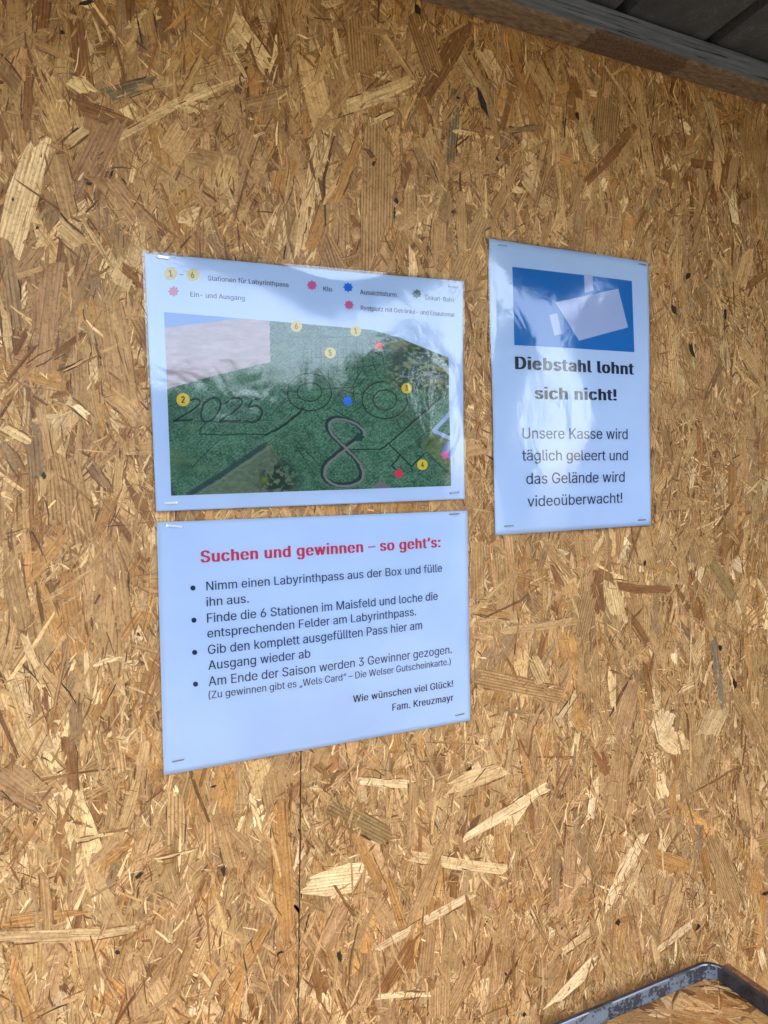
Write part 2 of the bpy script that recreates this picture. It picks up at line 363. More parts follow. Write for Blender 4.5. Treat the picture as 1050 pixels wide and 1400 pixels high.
def hero_flakes():
    out = []
    for (x1, y1, x2, y2, w, kind, st) in HERO:
        A, B = W([(x1, y1), (x2, y2)])
        mid = PX([(A+B)/2])[0]; d = np.array([x2-x1, y2-y1], float); d /= np.linalg.norm(d); nrm = np.array([-d[1], d[0]])*w/2
        E1, E2 = W([mid+nrm, mid-nrm])
        v = (B-A)[[0, 2]]; L = np.linalg.norm(v); ax = v/L
        Wd = abs((E1-E2)[[0, 2]] @ np.array([-ax[1], ax[0]]))
        k = int(np.clip(Wd/.004, 2, 9))
        out.append(flakes_arrays(((A+B)/2)[None][:, [0, 2]], np.array([math.atan2(v[1], v[0])]), np.array([L*1.06]), np.array([Wd]),
                   PALL[kind][None]*np.exp(rng.normal(0, .05)), np.array([rng.uniform(.00132, .0015)]), np.array([st], float), k, tilt=.003, rag=.14, curve=.02, taper=.4))
        # a dark crevice along part of one long edge, as where a strand overlaps its neighbour
        for sgn in (-1, 1):
            n = 3; pos = rng.uniform(-.4, .4, n)*L
            c = ((A+B)/2)[[0, 2]][None]+pos[:, None]*ax[None]+sgn*Wd*.5*np.array([-ax[1], ax[0]])[None]
            ok = rng.random(n) < .75; c = c[ok]; n = len(c)
            if n: out.append(flakes_arrays(c, math.atan2(v[1], v[0])+rng.normal(0, .05, n), rng.uniform(.008, .028, n), rng.uniform(.0006, .0014, n),
                        pick(n, dict(dark=5, brown=4, bark=1)), np.full(n, .0014)+rng.uniform(0, .0002, n), np.zeros(n), 1, rag=.2))
    for (x, y, w, h) in BARK:
        P = W([(x, y-h/2), (x, y+h/2), (x-w/2, y), (x+w/2, y)])
        L = np.linalg.norm(P[0]-P[1]); Wd = np.linalg.norm(P[2]-P[3]); a = math.pi/2+rng.normal(0, .25)
        if Wd > L: L, Wd, a = Wd, L, a-math.pi/2
        out.append(flakes_arrays(W([(x, y)])[:, [0, 2]], np.array([a]), np.array([L]), np.array([Wd]), PALL['bark'][None], np.array([.0019]), np.zeros(1), 4, tilt=.001, rag=.2, taper=.8))
    return out

SEAM_A, SEAM_B = W([(411, 1030), (407, 1400)])[:, [0, 2]]
def seam_x(z): return SEAM_A[0]+(z-SEAM_A[1])*(SEAM_B[0]-SEAM_A[0])/(SEAM_B[1]-SEAM_A[1])
JOINT_Z = -0.13
wall_to_world = lambda V: np.stack([V[:, 0], -V[:, 2], V[:, 1]], 1)
CORE = (-.45, 1.31, -.92, .62)
allf = random_flakes((CORE[0], CORE[1], CORE[2], CORE[3]))
allf += hero_flakes()
def split(parts):
    """each flake piece belongs to the panel its middle lies on; at the vertical seam it is sawn off"""
    V, Q, U, C, S = merge(parts)
    fc = V[Q].mean(1); sx = seam_x(fc[:, 1])
    left = (fc[:, 1] < JOINT_Z) & (fc[:, 0] < sx)
    res = []
    for sel, side in ((left, -1), (~left, 1)):
        q = Q[sel]; ids, inv = np.unique(q.ravel(), return_inverse=True)
        inv = inv.reshape(-1, 4); v = V[ids].copy(); lim = seam_x(v[:, 1])+side*.0005
        if side < 0: v[:, 0] = np.minimum(v[:, 0], lim)
        else:
            near = (fc[sel][:, 0] >= sx[sel]) & (fc[sel][:, 1] < JOINT_Z+.02)
            mk = np.zeros(len(v), bool); mk[inv[near].ravel()] = True
            v[:, 0] = np.where(mk, np.maximum(v[:, 0], lim), v[:, 0])
        res.append((v, inv, U[ids], C[ids], S[ids]))
    return res
part_left, part_main = split(allf)
WX0, WX1, WZ0, WZ1 = -1.6, 1.318, -1.45, .62
def board(name, poly, parent):
    """an 18 mm board from a polygon in the wall plane, front face at y=0"""
    n = len(poly); V = [(a, 0, b) for a, b in poly]+[(a, .018, b) for a, b in poly]
    Fc = [list(range(n)), list(range(2*n-1, n-1, -1))]+[[i, i+n, (i+1) % n+n, (i+1) % n] for i in range(n)]
    return mesh_obj(name, V, Fc, M_CORE, parent)
g = .0006
pl = thing('strand_board_panel', 'OSB wood chip board at lower left, left of the thin vertical seam', 'wall panel', (-.3, 0, -1.45))
board('board_core', [(WX0, WZ0), (seam_x(WZ0)-g, WZ0), (seam_x(JOINT_Z)-g, JOINT_Z), (WX0, JOINT_Z)], pl)
flake_mesh('wood_flakes', [part_left], wall_to_world, pl)
pm = thing('strand_board_panel', 'large golden OSB wood chip wall board behind the three notices, right of the vertical seam', 'wall panel', (.7, 0, -1.45))
board('board_core', [(seam_x(WZ0)+g, WZ0), (WX1, WZ0), (WX1, WZ1), (WX0, WZ1), (WX0, JOINT_Z+.0006), (seam_x(JOINT_Z)+g, JOINT_Z+.0006)], pm)
flake_mesh('wood_flakes', [part_main], wall_to_world, pm)
# framing stud behind the seam, closes the gap
def box(x0, x1, y0, y1, z0, z1):
    V = [(x, y, z) for x in (x0, x1) for y in (y0, y1) for z in (z0, z1)]
    return V, [[0, 1, 3, 2], [4, 6, 7, 5], [0, 4, 5, 1], [2, 3, 7, 6], [0, 2, 6, 4], [1, 5, 7, 3]]
M_STUD = plain('dark stud timber', (.05, .035, .022), .9)
tag(mesh_obj('wall_stud', *box(.1, .28, .019, .06, WZ0, WZ1), M_STUD, origin=(.19, .02, WZ0)), 'timber stud hidden behind the seam between the boards', 'stud')

# ------------------------------------------------------------------ roof batten, roof sheet, added side wall
def timber_materials():
    t = NT('weathered grey timber'); tc = t.n('TexCoord').outputs['Object']
    mp = t.n('Mapping'); mp.inputs['Scale'].default_value = (9, 300, 300); t.l(tc, mp.inputs[0])
    n1 = t.n('TexNoise', i_Scale=1.0, i_Detail=5.0, i_Roughness=.65, i_Distortion=.4); t.l(mp.outputs[0], n1.inputs['Vector'])
    c = t.ramp(n1.outputs['Fac'], [(.28, (.04, .04, .043)), (.42, (.115, .118, .128)), (.6, (.19, .195, .21)), (.8, (.28, .285, .30))])
    n2 = t.n('TexNoise', i_Scale=22.0, i_Detail=4.0); t.l(tc, n2.inputs['Vector'])
    c = t.mix(t.ramp(n2.outputs['Fac'], [(.45, (0, 0, 0)), (.7, (.5, .5, .5))]), c, t.mix(1.0, c, (.7, .62, .55), 'MULTIPLY'))
    mp2 = t.n('Mapping'); mp2.inputs['Scale'].default_value = (14, 420, 420); t.l(tc, mp2.inputs[0])
    n3 = t.n('TexNoise', i_Scale=1.0, i_Detail=3.0); t.l(mp2.outputs[0], n3.inputs['Vector'])
    c = t.mix(t.ramp(n3.outputs['Fac'], [(.60, (0, 0, 0)), (.66, (1, 1, 1))]), c, (.022, .021, .022))
    t.l(c, t.b.inputs['Base Color']); t.b.inputs['Roughness'].default_value = .85
    bp = t.n('Bump', i_Strength=.6, i_Distance=.001); t.l(n1.outputs['Fac'], bp.inputs['Height']); t.l(bp.outputs[0], t.b.inputs['Normal'])
    u = NT('rough sawn brown timber'); tc = u.n('TexCoord').outputs['Object']
    mp = u.n('Mapping'); mp.inputs['Scale'].default_value = (90, 260, 260); mp.inputs['Rotation'].default_value = (0, 0, .5); u.l(tc, mp.inputs[0])
    n1 = u.n('TexNoise', i_Scale=1.0, i_Detail=5.0, i_Roughness=.7); u.l(mp.outputs[0], n1.inputs['Vector'])
    c = u.ramp(n1.outputs['Fac'], [(.3, tuple(lin((72, 57, 44)))), (.55, tuple(lin((122, 99, 75)))), (.8, tuple(lin((152, 126, 98))))])
    # rougher, darker sawn stretch in the middle of the visible length
    sx = u.n('SeparateXYZ'); u.l(tc, sx.inputs[0])
    wob = u.n('TexNoise', i_Scale=60.0); u.l(tc, wob.inputs['Vector'])
    xx = u.math('ADD', sx.outputs[0], u.math('MULTIPLY', u.math('SUBTRACT', wob.outputs['Fac'], .5), .03))
    band = u.math('MULTIPLY', u.math('GREATER_THAN', xx, .52-.3), u.math('LESS_THAN', xx, .655-.3))
    n2 = u.n('TexNoise', i_Scale=420.0, i_Detail=3.0); u.l(tc, n2.inputs['Vector'])
    dark = u.ramp(n2.outputs['Fac'], [(.35, tuple(lin((44, 32, 23)))), (.65, tuple(lin((100, 74, 52))))])
    c = u.mix(u.math('MULTIPLY', band, .75), c, dark)
    u.l(c, u.b.inputs['Base Color']); u.b.inputs['Roughness'].default_value = .9
    h = u.math('ADD', n1.outputs['Fac'], n2.outputs['Fac'])
    bp = u.n('Bump', i_Strength=.7, i_Distance=.0012); u.l(h, bp.inputs['Height']); u.l(bp.outputs[0], u.b.inputs['Normal'])
    return t.m, u.m
M_GREYWOOD, M_BROWNWOOD = timber_materials()
BZ0, BZ1, BY = .4585, .488, -.0312
def make_batten():
    bm = bmesh.new(); nx = 160
    xs = np.linspace(WX0, WX1-.004, nx)
    prof = [(-.0022, BZ0), (BY+.003, BZ0), (BY, BZ0+.003), (BY, BZ1-.003), (BY+.003, BZ1), (-.0022, BZ1)]
    rows = []
    for x in xs:
        w = math.sin(x*9)*.0006+math.sin(x*31+1)*.0003
        rows.append([bm.verts.new((x-.3, y+(w if y < -.01 else 0)+random.gauss(0, .00012)*(y < -.01), z-BZ0+(w*.5 if z < .47 else 0))) for y, z in prof])
    for a, b in zip(rows[:-1], rows[1:]):
        for i in range(len(prof)):
            j = (i+1) % len(prof)
            f = bm.faces.new((a[i], b[i], b[j], a[j])); f.material_index = 0 if i in (2, 3) else 1
    for r in (rows[0], rows[-1][::-1]): bm.faces.new(r)
    bmesh.ops.recalc_face_normals(bm, faces=bm.faces)
    me = bpy.data.meshes.new('timber_batten'); bm.to_mesh(me); bm.free()
    me.materials.append(M_GREYWOOD); me.materials.append(M_BROWNWOOD)
    o = bpy.data.objects.new('timber_batten', me); link(o); o.location = (.3, 0, BZ0)
    tag(o, 'weathered grey and brown timber batten along the top of the board wall', 'beam')
make_batten()

def roof_material():
    t = NT('dark fibre cement roofing'); tc = t.n('TexCoord').outputs['Object']
    n1 = t.n('TexNoise', i_Scale=26.0, i_Detail=6.0, i_Roughness=.7); t.l(tc, n1.inputs['Vector'])
    n2 = t.n('TexNoise', i_Scale=420.0, i_Detail=3.0); t.l(tc, n2.inputs['Vector'])
    c = t.ramp(n1.outputs['Fac'], [(.3, (.03, .03, .031)), (.55, (.06, .06, .06)), (.78, (.11, .108, .104))])
    c = t.mix(t.ramp(n2.outputs['Fac'], [(.35, (.6, .6, .6)), (.6, (0, 0, 0))]), c, (.03, .03, .03))
    t.l(c, t.b.inputs['Base Color']); t.b.inputs['Roughness'].default_value = .85
    bp = t.n('Bump', i_Strength=.8, i_Distance=.001); t.l(n2.outputs['Fac'], bp.inputs['Height']); t.l(bp.outputs[0], t.b.inputs['Normal'])
    return t.m
M_ROOF = roof_material()
ROOF_Y = -1.0
def make_roof():
    prof = []; pitch = .131; x = .566-pitch*17; z = BZ1+.001
    while x < 2.2:
        prof += [(x, z), (x+.114, z), (x+.1165, z+.024), (x+pitch-.002, z+.028)]
        x += pitch
    V, Fc = [], []; ys = np.linspace(.02, ROOF_Y, 24); th = .006
    n = len(prof)
    for lay in (0, th):
        for y in ys:
            for (a, b) in prof: V.append((a+random.gauss(0, .0006), y, b+lay+math.sin(y*7+a*3)*.0008+.07*max(0, -y-.03)))
    ny = len(ys); idx = lambda l, j, i: l*ny*n+j*n+i
    for j in range(ny-1):
        for i in range(n-1):
            Fc.append([idx(0, j, i), idx(0, j, i+1), idx(0, j+1, i+1), idx(0, j+1, i)])
            Fc.append([idx(1, j, i), idx(1, j+1, i), idx(1, j+1, i+1), idx(1, j, i+1)])
    for i in range(n-1):
        for j in (0, ny-1): Fc.append([idx(0, j, i), idx(1, j, i), idx(1, j, i+1), idx(0, j, i+1)])
    o = mesh_obj('roof_sheet', V, Fc, M_ROOF, origin=(.3, -.5, BZ1))
    tag(o, 'dark rough profiled roof sheet resting on the timber batten', 'roof')
make_roof()
# unseen dark wall added at right to cut off sky in the notices' reflections
SWX = 1.318
tag(mesh_obj('sky_block_wall', *box(SWX+.002, SWX+.02, -.98, .018, WZ0, BZ1-.004), M_STUD, origin=(SWX, -.5, WZ0)), 'dark unseen wall added past the right edge to block reflected sky', 'wall')

# ------------------------------------------------------------------ notices
def quad_grid(c4, nu, nv):
    u = np.linspace(0, 1, nu); v = np.linspace(0, 1, nv); U, Vv = np.meshgrid(u, v)
    c = [np.asarray(p) for p in c4]
    P = (c[0]*((1-U)*(1-Vv))[..., None]+c[1]*(U*(1-Vv))[..., None]+c[2]*(U*Vv)[..., None]+c[3]*((1-U)*Vv)[..., None])
    P = P.reshape(-1, 3); i = np.arange(nu*nv).reshape(nv, nu)
    Q = np.stack([i[:-1, :-1], i[1:, :-1], i[1:, 1:], i[:-1, 1:]], -1).reshape(-1, 4)
    return P, Q, U.ravel(), Vv.ravel()
class Notice:
    Y0 = -.0026
    def __init__(s, name, label, px, bulge, group=None):
        s.c4 = W(px, s.Y0); s.ctr = s.c4.mean(0)
        s.ex = s.c4[1]+s.c4[2]-s.c4[0]-s.c4[3]; s.ex /= np.linalg.norm(s.ex); s.ez = np.cross(s.ex, [0, 1, 0])
        s.hw = np.linalg.norm(s.c4[1]-s.c4[0])/2; s.hh = np.linalg.norm(s.c4[3]-s.c4[0])/2
        s.bulge = bulge
        s.root = thing(name, label, 'notice', tuple(s.ctr+np.array([0, .0, 0])), group)
    def lift(s, P, h):
        d = P-s.ctr; u = d@s.ex/s.hw; v = d@s.ez/s.hh
        P = P.copy(); P[:, 1] = s.Y0-s.bulge(u, v)-h
        return P
    def sheet(s, name, h, grow, mat, thick=True, px=None, nu=60, nv=48):
        c = s.c4 if px is None else W(px, s.Y0)
        c = np.array(c)
        if grow:
            c = c+np.array([-s.ex+s.ez, s.ex+s.ez, s.ex-s.ez, -s.ex-s.ez])*grow
        P, Q, U, V = quad_grid(c, nu, nv); P = s.lift(P, h); Fc = Q.tolist()
        if thick:
            b = len(P); i = np.arange(nu*nv).reshape(nv, nu)
            ring = list(i[0, :])+list(i[1:, -1])+list(i[-1, -2::-1])+list(i[-2:0:-1, 0])
            P = np.concatenate([P, P[ring]+np.array([0, .00022, 0])])
            Fc += [[int(ring[k]), int(ring[(k+1) % len(ring)]), b+(k+1) % len(ring), b+k] for k in range(len(ring))]
        return mesh_obj(name, P, Fc, mat, s.root, smooth=True)
    def flat(s, name, V, Fc, mat, h=.00008, parent=None):
        return mesh_obj(name, s.lift(np.asarray(V), h), Fc, mat, parent or s.root, smooth=True)
    def poly(s, name, px, mat, h=.00008, parent=None):
        P, Q, U, V = quad_grid(W(px, s.Y0), 16, 16); return s.flat(name, P, Q.tolist(), mat, h, parent)
    def burst(s, name, px, r, mat, n=8, inner=.72, h=.00025, parent=None):
        V = []; k = 40 if n == 0 else 2*n
        a = W([px, (px[0]+r, px[1]), (px[0], px[1]-r)], s.Y0); sx, sz = a[1]-a[0], a[2]-a[0]
        for i in range(k):
            q = 2*math.pi*i/k; rr = 1 if n == 0 or i % 2 == 0 else inner
            V.append(a[0]+sx*math.cos(q)*rr+sz*math.sin(q)*rr)
        return s.flat(name, V, [list(range(k))], mat, h, parent)
    def staple(s, p0, p1, glint=0.0):
        A, B = W([p0, p1], s.Y0); ax = (B-A); L = np.linalg.norm(ax); ax /= L; up = np.cross(ax, [0, 1, 0])
        V = []; r = .00045 if not glint else .0008; prof = [(0, -.3), (.06, .7), (.14, 1.0), (.86, 1.0), (.94, .7), (1, -.3)]
        for (tt, hh) in prof:
            c = A+ax*L*tt; c = s.lift(c[None], .0007*hh+.0004)[0]
            for (a, b) in ((-1, -1), (1, -1), (1, 1), (-1, 1)): V.append(c+up*r*a*1.1+np.array([0, -b*r*.7, 0]))
        Fc = [[0, 1, 2, 3], [len(V)-1, len(V)-2, len(V)-3, len(V)-4]]
        for k in range(len(prof)-1):
            for i in range(4): Fc.append([k*4+i, k*4+(i+1) % 4, k*4+4+(i+1) % 4, k*4+4+i])
        return mesh_obj('staple', V, Fc, M_STAPLE_GLINT if glint else M_STAPLE, s.root)

FONT = None
try:
    fp = os.path.join(bpy.utils.system_resource('DATAFILES'), 'fonts', 'Inter.woff2')
    if os.path.exists(fp): FONT = bpy.data.fonts.load(fp)          # the font that ships inside Blender
except Exception: FONT = None
SLABS = 56
def text_mesh(body, bold=0.0):
    """outlines of the letters filled by slabs (non-zero winding); bold thickens every stem"""
    cu = bpy.data.curves.new('lettering', 'FONT'); cu.body = body; cu.size = 1.0; cu.space_character = 1+3.0*max(0, bold-.006)
    if FONT: cu.font = FONT
    o = bpy.data.objects.new('lettering', cu); scene.collection.objects.link(o)
    dg = bpy.context.evaluated_depsgraph_get(); cc = o.to_curve(dg)
    segs = []
    for sp in cc.splines:
        pts = []
        if sp.type == 'BEZIER':
            bp = sp.bezier_points; n = len(bp)
            for i in range(n):
                p0, h0, h1, p1 = bp[i].co, bp[i].handle_right, bp[(i+1) % n].handle_left, bp[(i+1) % n].co
                straight = (p1-p0).length < 1e-6 or (abs((h0-p0).cross(p1-p0).z)+abs((h1-p0).cross(p1-p0).z) < 1e-6)
                for k in range(1 if straight else 6):
                    t = k/6; q = p0*(1-t)**3+h0*3*t*(1-t)**2+h1*3*t*t*(1-t)+p1*t**3; pts.append((q.x, q.y))
        else:
            pts = [(p.co.x, p.co.y) for p in sp.points]
        for i in range(len(pts)): segs.append((*pts[i], *pts[(i+1) % len(pts)]))
    o.to_curve_clear(); bpy.data.objects.remove(o); bpy.data.curves.remove(cu)
    sg = np.array(segs); y0, y1 = sg[:, [1, 3]].min(), sg[:, [1, 3]].max()
    ns = max(8, int((y1-y0)*SLABS)); ys = np.linspace(y0, y1, ns+1)
    V, Fc = [], []
    for ya, yb in zip(ys[:-1], ys[1:]):
        ym = (ya+yb)/2; lo, hi = np.minimum(sg[:, 1], sg[:, 3]), np.maximum(sg[:, 1], sg[:, 3])
        h = sg[(lo <= ym) & (hi > ym)]
        if not len(h): continue
        sl_ = (h[:, 2]-h[:, 0])/(h[:, 3]-h[:, 1]); xm = h[:, 0]+(ym-h[:, 1])*sl_; wd = np.where(h[:, 3] > h[:, 1], 1, -1)
        od = np.argsort(xm); acc = 0; spans = []
        for i in od:
            if acc == 0: st = i
            acc += wd[i]
            if acc == 0: spans.append((xm[st]-bold, xm[i]+bold, np.clip(sl_[st], -2, 2), np.clip(sl_[i], -2, 2)))
        mg = []
        for sp in spans:
            if mg and sp[0] < mg[-1][1]: mg[-1] = (mg[-1][0], sp[1], mg[-1][2], sp[3])
            else: mg.append(sp)
        dy = (yb-ya)/2
        for (xa, xb, s0, s1) in mg:
            k = len(V); V += [(xa-s0*dy, ya, 0), (xb-s1*dy, ya, 0), (xb+s1*dy, yb, 0), (xa+s0*dy, yb, 0)]; Fc.append([k, k+1, k+2, k+3])
    return np.array(V), Fc
CAP = None
def cap_height():
    global CAP
    if CAP is None: V, _ = text_mesh('H'); CAP = V[:, 1].max()-V[:, 1].min()
    return CAP
def text_lines(nt_, name, lines, mat, bold=0.0, h=.0002, parent=None):
    """lines: (string, left baseline, right baseline, capital height in photo px measured at the left end)"""
    Vs, Fs, o = [], [], 0
    for body, p0, p1, cap in lines:
        V, Fc = text_mesh(body, bold); A, B, T = W([p0, p1, (p0[0], p0[1]-cap)], nt_.Y0)
        ex = B-A; L = np.linalg.norm(ex); ex /= L; ez = np.cross(ex, [0, 1, 0])
        sx = L/(V[:, 0].max()-V[:, 0].min()); sz = np.linalg.norm(T-A)/cap_height()
        P = A+np.outer((V[:, 0]-V[:, 0].min())*sx, ex)+np.outer(V[:, 1]*sz, ez)
        Vs.append(P); Fs += [[i+o for i in f] for f in Fc]; o += len(P)
    return nt_.flat(name, np.concatenate(Vs), Fs, mat, h, parent)

# --- map notice
MAP_PX = [(197.5, 346), (632, 385), (635, 682.5), (213.5, 699.5)]
def bulge_map(u, v):
    b = .0042*(1-u*u)*(1-np.abs(v)**2.5)+.0008*np.sin(u*5+1)*np.cos(v*3)
    b = b+.0016*np.exp(-((u+1)**2+(v-1)**2)*90)*np.sin(u*60+v*35)**2+.0014*np.exp(-((u-1)**2+(v-1)**2)*60)*np.sin(u*70-v*40)**2
    return np.maximum(b, 0)
mp_ = Notice('map_notice', 'laminated landscape notice with an aerial photo of a maize maze and a marker legend', MAP_PX, bulge_map, 'laminated notices stapled to the board wall')
mp_.sheet('paper', 0, 0, M_PAPER, nu=200, nv=140)
PIC_PX = [(224, 427), (612.5, 461.5), (616, 664.3), (234, 677.7)]

def value_noise(x, y, seed):
    r = np.random.default_rng(seed); G = r.random((256, 256))
    xi, yi = np.floor(x).astype(int), np.floor(y).astype(int); fx, fy = x-xi, y-yi
    fx, fy = fx*fx*(3-2*fx), fy*fy*(3-2*fy)
    g = lambda a, b: G[a % 256, b % 256]
    return (g(xi, yi)*(1-fx)+g(xi+1, yi)*fx)*(1-fy)+(g(xi, yi+1)*(1-fx)+g(xi+1, yi+1)*fx)*fy
def fbm(x, y, seed, o=4):
    s = 0; a = .5; t = 0
    for i in range(o): s = s+a*value_noise(x*2**i, y*2**i, seed+i); t += a; a *= .55
    return s/t
def d_poly(X, Y, pts, closed=False):
    pts = [np.array(p, float) for p in pts]; d = np.full(X.shape, 1e9)
    if closed: pts = pts+[pts[0]]
    for a, b in zip(pts[:-1], pts[1:]):
        ab = b-a; t = np.clip(((X-a[0])*ab[0]+(Y-a[1])*ab[1])/max(ab@ab, 1e-9), 0, 1)
        d = np.minimum(d, np.hypot(X-a[0]-t*ab[0], Y-a[1]-t*ab[1]))
    return d
def smooth_pts(pts, closed=False, n=8):
    P = [np.array(p, float) for p in pts]; N = len(P); out = []
    rngi = range(N) if closed else range(N-1)
    for i in rngi:
        g = lambda k: P[k % N] if closed else P[min(max(k, 0), N-1)]
        p0, p1, p2, p3 = g(i-1), g(i), g(i+1), g(i+2)
        for k in range(n):
            t = k/n; out.append(.5*(2*p1+(p2-p0)*t+(2*p0-5*p1+4*p2-p3)*t*t+(3*p1-p0-3*p2+p3)*t**3))
    if not closed: out.append(P[-1])
    return out
def in_poly(X, Y, pts):
    r = np.zeros(X.shape, bool); n = len(pts); j = n-1
    for i in range(n):
        xi, yi = pts[i]; xj, yj = pts[j]
        c = ((yi > Y) != (yj > Y)) & (X < (xj-xi)*(Y-yi)/((yj-yi)+1e-12)+xi); r ^= c; j = i
    return r
def paint_picture(X, Y):
    n1, n2, n3 = fbm(X/9, Y/6, 1), fbm(X/1.6, Y/1.2, 20, 3), fbm(X/40, Y/30, 40, 3)
    wx, wy = (fbm(X/5, Y/5, 60)-.5)*2.2, (fbm(X/5, Y/5, 70)-.5)*2.2
    Xw, Yw = X+wx, Y+wy
    def soft(d, w, s=.7): return np.clip((w-d)/s+.5, 0, 1)[..., None]
    g1, g2, g3 = lin((50, 92, 70)), lin((112, 154, 122)), lin((66, 112, 76))
    t = np.clip(.45+(n1-.5)*.8+(n2-.5)*1.9, 0, 1)[..., None]
    C = g1*(1-t)+g2*t
    C = C*(1+.5*(n3[..., None]-.5))
    C = C*(1+.11*np.sin((X*.75+Y*.9)*1.25+wx*2)[..., None]*(.4+1.2*fbm(X/22, Y/18, 44)[..., None]))
    # yellowish patches in the lower left
    yp = np.clip((fbm(X/26, Y/16, 90)-.52)*5, 0, 1)*np.clip((Y-575)/30, 0, 1)*np.clip((330-X)/60, 0, 1)
    C = C*(1-.35*yp[..., None])+lin((118, 140, 92))*(.35*yp[..., None])
    def line(C, pts, w, col=(30, 54, 50), a=.9, closed=False, sm=False):
        if sm: pts = smooth_pts(pts, closed)
        kl = soft(d_poly(Xw-w*.75, Yw-w*.55, pts, closed), w*.4)*.35*a; C = C*(1-kl)+lin((132, 164, 132))*kl
        k = soft(d_poly(Xw, Yw, pts, closed), w*.60)*a
        return C*(1-k)+lin(col)*k
    c3 = lambda pts: [(190+a*.2286, 520+b*.2286) for a, b in pts]
    c4 = lambda pts: [(410+a*.2381, 520+b*.2381) for a, b in pts]
    c2 = lambda pts: [(400+a*.2476, 350+b*.2476) for a, b in pts]
    # the year cut into the maize
    D = (22, 44, 42)
    C = line(C, c3([(292, 128), (335, 112), (362, 128), (345, 158), (285, 200), (208, 243)]), 2.3, D, sm=True); C = line(C, c3([(208, 243), (318, 238)]), 2.4, D)
    C = line(C, c3([(395, 132), (445, 106), (485, 130), (478, 175), (440, 232), (398, 252), (370, 222), (375, 170)]), 2.3, D, closed=True, sm=True)
    C = line(C, c3([(515, 140), (560, 108), (608, 118), (606, 150), (555, 195), (480, 245)]), 2.3, D, sm=True); C = line(C, c3([(480, 245), (602, 242)]), 2.2, D)
    C = line(C, c3([(722, 112), (676, 118), (645, 165)]), 2.0, D); C = line(C, c3([(645, 165), (695, 155), (732, 185), (718, 228), (680, 252), (636, 243)]), 2.3, D, sm=True)
    C = line(C, c3([(330, 248), (640, 253)]), 1.3, D, .7)
    C = line(C, c3([(392, 258), (365, 300), (362, 325), (500, 327), (640, 324), (750, 327)]), 1.5, D)
    C = line(C, c3([(750, 327), (830, 290), (900, 240), (955, 195), (968, 172)]), 2.6, D)
    # the two ring mazes
    def ring(C, cx, cy, rx, ry, w, a0=0, a1=6.283):
        return line(C, [(cx+rx*math.cos(q), cy+ry*math.sin(q)) for q in np.linspace(a0, a1, 40)], w, D)
    C = ring(C, 421, 537, 16.5, 12.5, 1.5); C = ring(C, 421, 537, 29.5, 25.5, 1.6)
    C = ring(C, 524, 547.5, 16.5, 13.5, 1.6); C = ring(C, 524, 547.5, 31.5, 25.5, 1.7)
    for pts in ([(437, 533), (463, 532), (489, 529), (496, 518)], [(450, 531), (478, 538), (492, 541)], [(413, 490), (470, 490)], [(485, 462), (486, 490), (487, 515), (480, 528), (482, 546)],
                [(424, 478), (424, 498)], [(430, 470), (430, 498)], [(436, 476), (437, 505), (422, 512)], [(460, 470), (458, 510), (452, 520)], [(493, 470), (494, 505), (500, 516)],
                [(497, 500), (483, 522)], [(404, 500), (398, 515)], [(540, 548), (555, 549)], [(508, 541), (492, 537)], [(500, 480), (560, 500)], [(470, 505), (520, 500)],
                [(392, 536), (405, 537)], [(555, 570), (562, 577)], [(446, 505), (446, 520)], [(415, 470), (412, 500)], [(440, 462), (478, 462)], [(470, 462), (472, 500)], [(505, 470), (508, 500), (515, 515)], [(520, 480), (525, 515)], [(540, 500), (545, 520)],
                [(428, 560), (434, 572)], [(452, 560), (470, 570)], [(540, 575), (548, 590)], [(575, 560), (582, 570)], [(375, 560), (392, 548)], [(345, 575), (372, 575)], [(300, 600), (262, 640)], [(400, 600), (440, 640)], [(405, 612), (430, 650)]):
        C = line(C, pts, 1.2, D, .75)
    C = line(C, [(602, 544), (561, 579), (532, 605), (518, 615)], 2.2, D); C = line(C, [(518, 615), (477, 614.6)], 1.6, D)
    C = line(C, [(531, 608), (561, 638), (578, 621)], 1.8, D); C = line(C, [(547, 622), (534, 637), (541, 643)], 2.0, D)
    # figure of eight: dark cut edge with a pale trodden path
    e8 = smooth_pts(c4([(250, 388), (185, 325), (148, 270), (165, 228), (225, 222), (300, 246), (348, 288), (340, 325), (300, 350), (250, 388), (190, 435), (132, 492), (134, 552),
                        (190, 594), (270, 600), (336, 572), (348, 520), (312, 450)]), True)
    C = line(C, e8, 5.6, (40, 60, 60), .95)
    e8b = [(x+2.3, y+1.4) for x, y in e8]
    k = soft(d_poly(Xw, Yw, e8b, True), 1.5)*.9; C = C*(1-k)+lin((150, 146, 142))*k
    # field edge road and meadow at the lower left
    mead = in_poly(Xw, Yw, [(266, 680), (364, 609), (372, 612), (408, 676)])[..., None]
    mc = lin((112, 126, 100))*(1+.8*(fbm(X/5, Y/3, 110)[..., None]-.5)); C = np.where(mead, mc, C)
    tr = (np.clip((fbm(X/5, Y/4.5, 120)-.44)*9, 0, 1)*np.exp(-((X-380)/24)**2-((Y-654)/20)**2)*2.0).clip(0, 1)[..., None]; C = C*(1-tr)+lin((44, 66, 52))*tr
    C = line(C, [(258, 676), (300, 650), (362, 608)], 6.0, (56, 72, 74), .85)
    C = line(C, [(365, 609), (382, 632), (412, 676)], 1.6, (70, 92, 60), .7)
    k = np.clip((fbm(X/4, Y/4, 130)-.5)*6, 0, 1)*np.exp(-((X-366)/6)**2-((Y-614)/5)**2); C = C*(1-k[..., None])+lin((150, 150, 60))*k[..., None]
    k = np.exp(-((X-361)/5)**2-((Y-656)/5)**2)[..., None]*.8; C = C*(1-k)+lin((140, 146, 50))*k
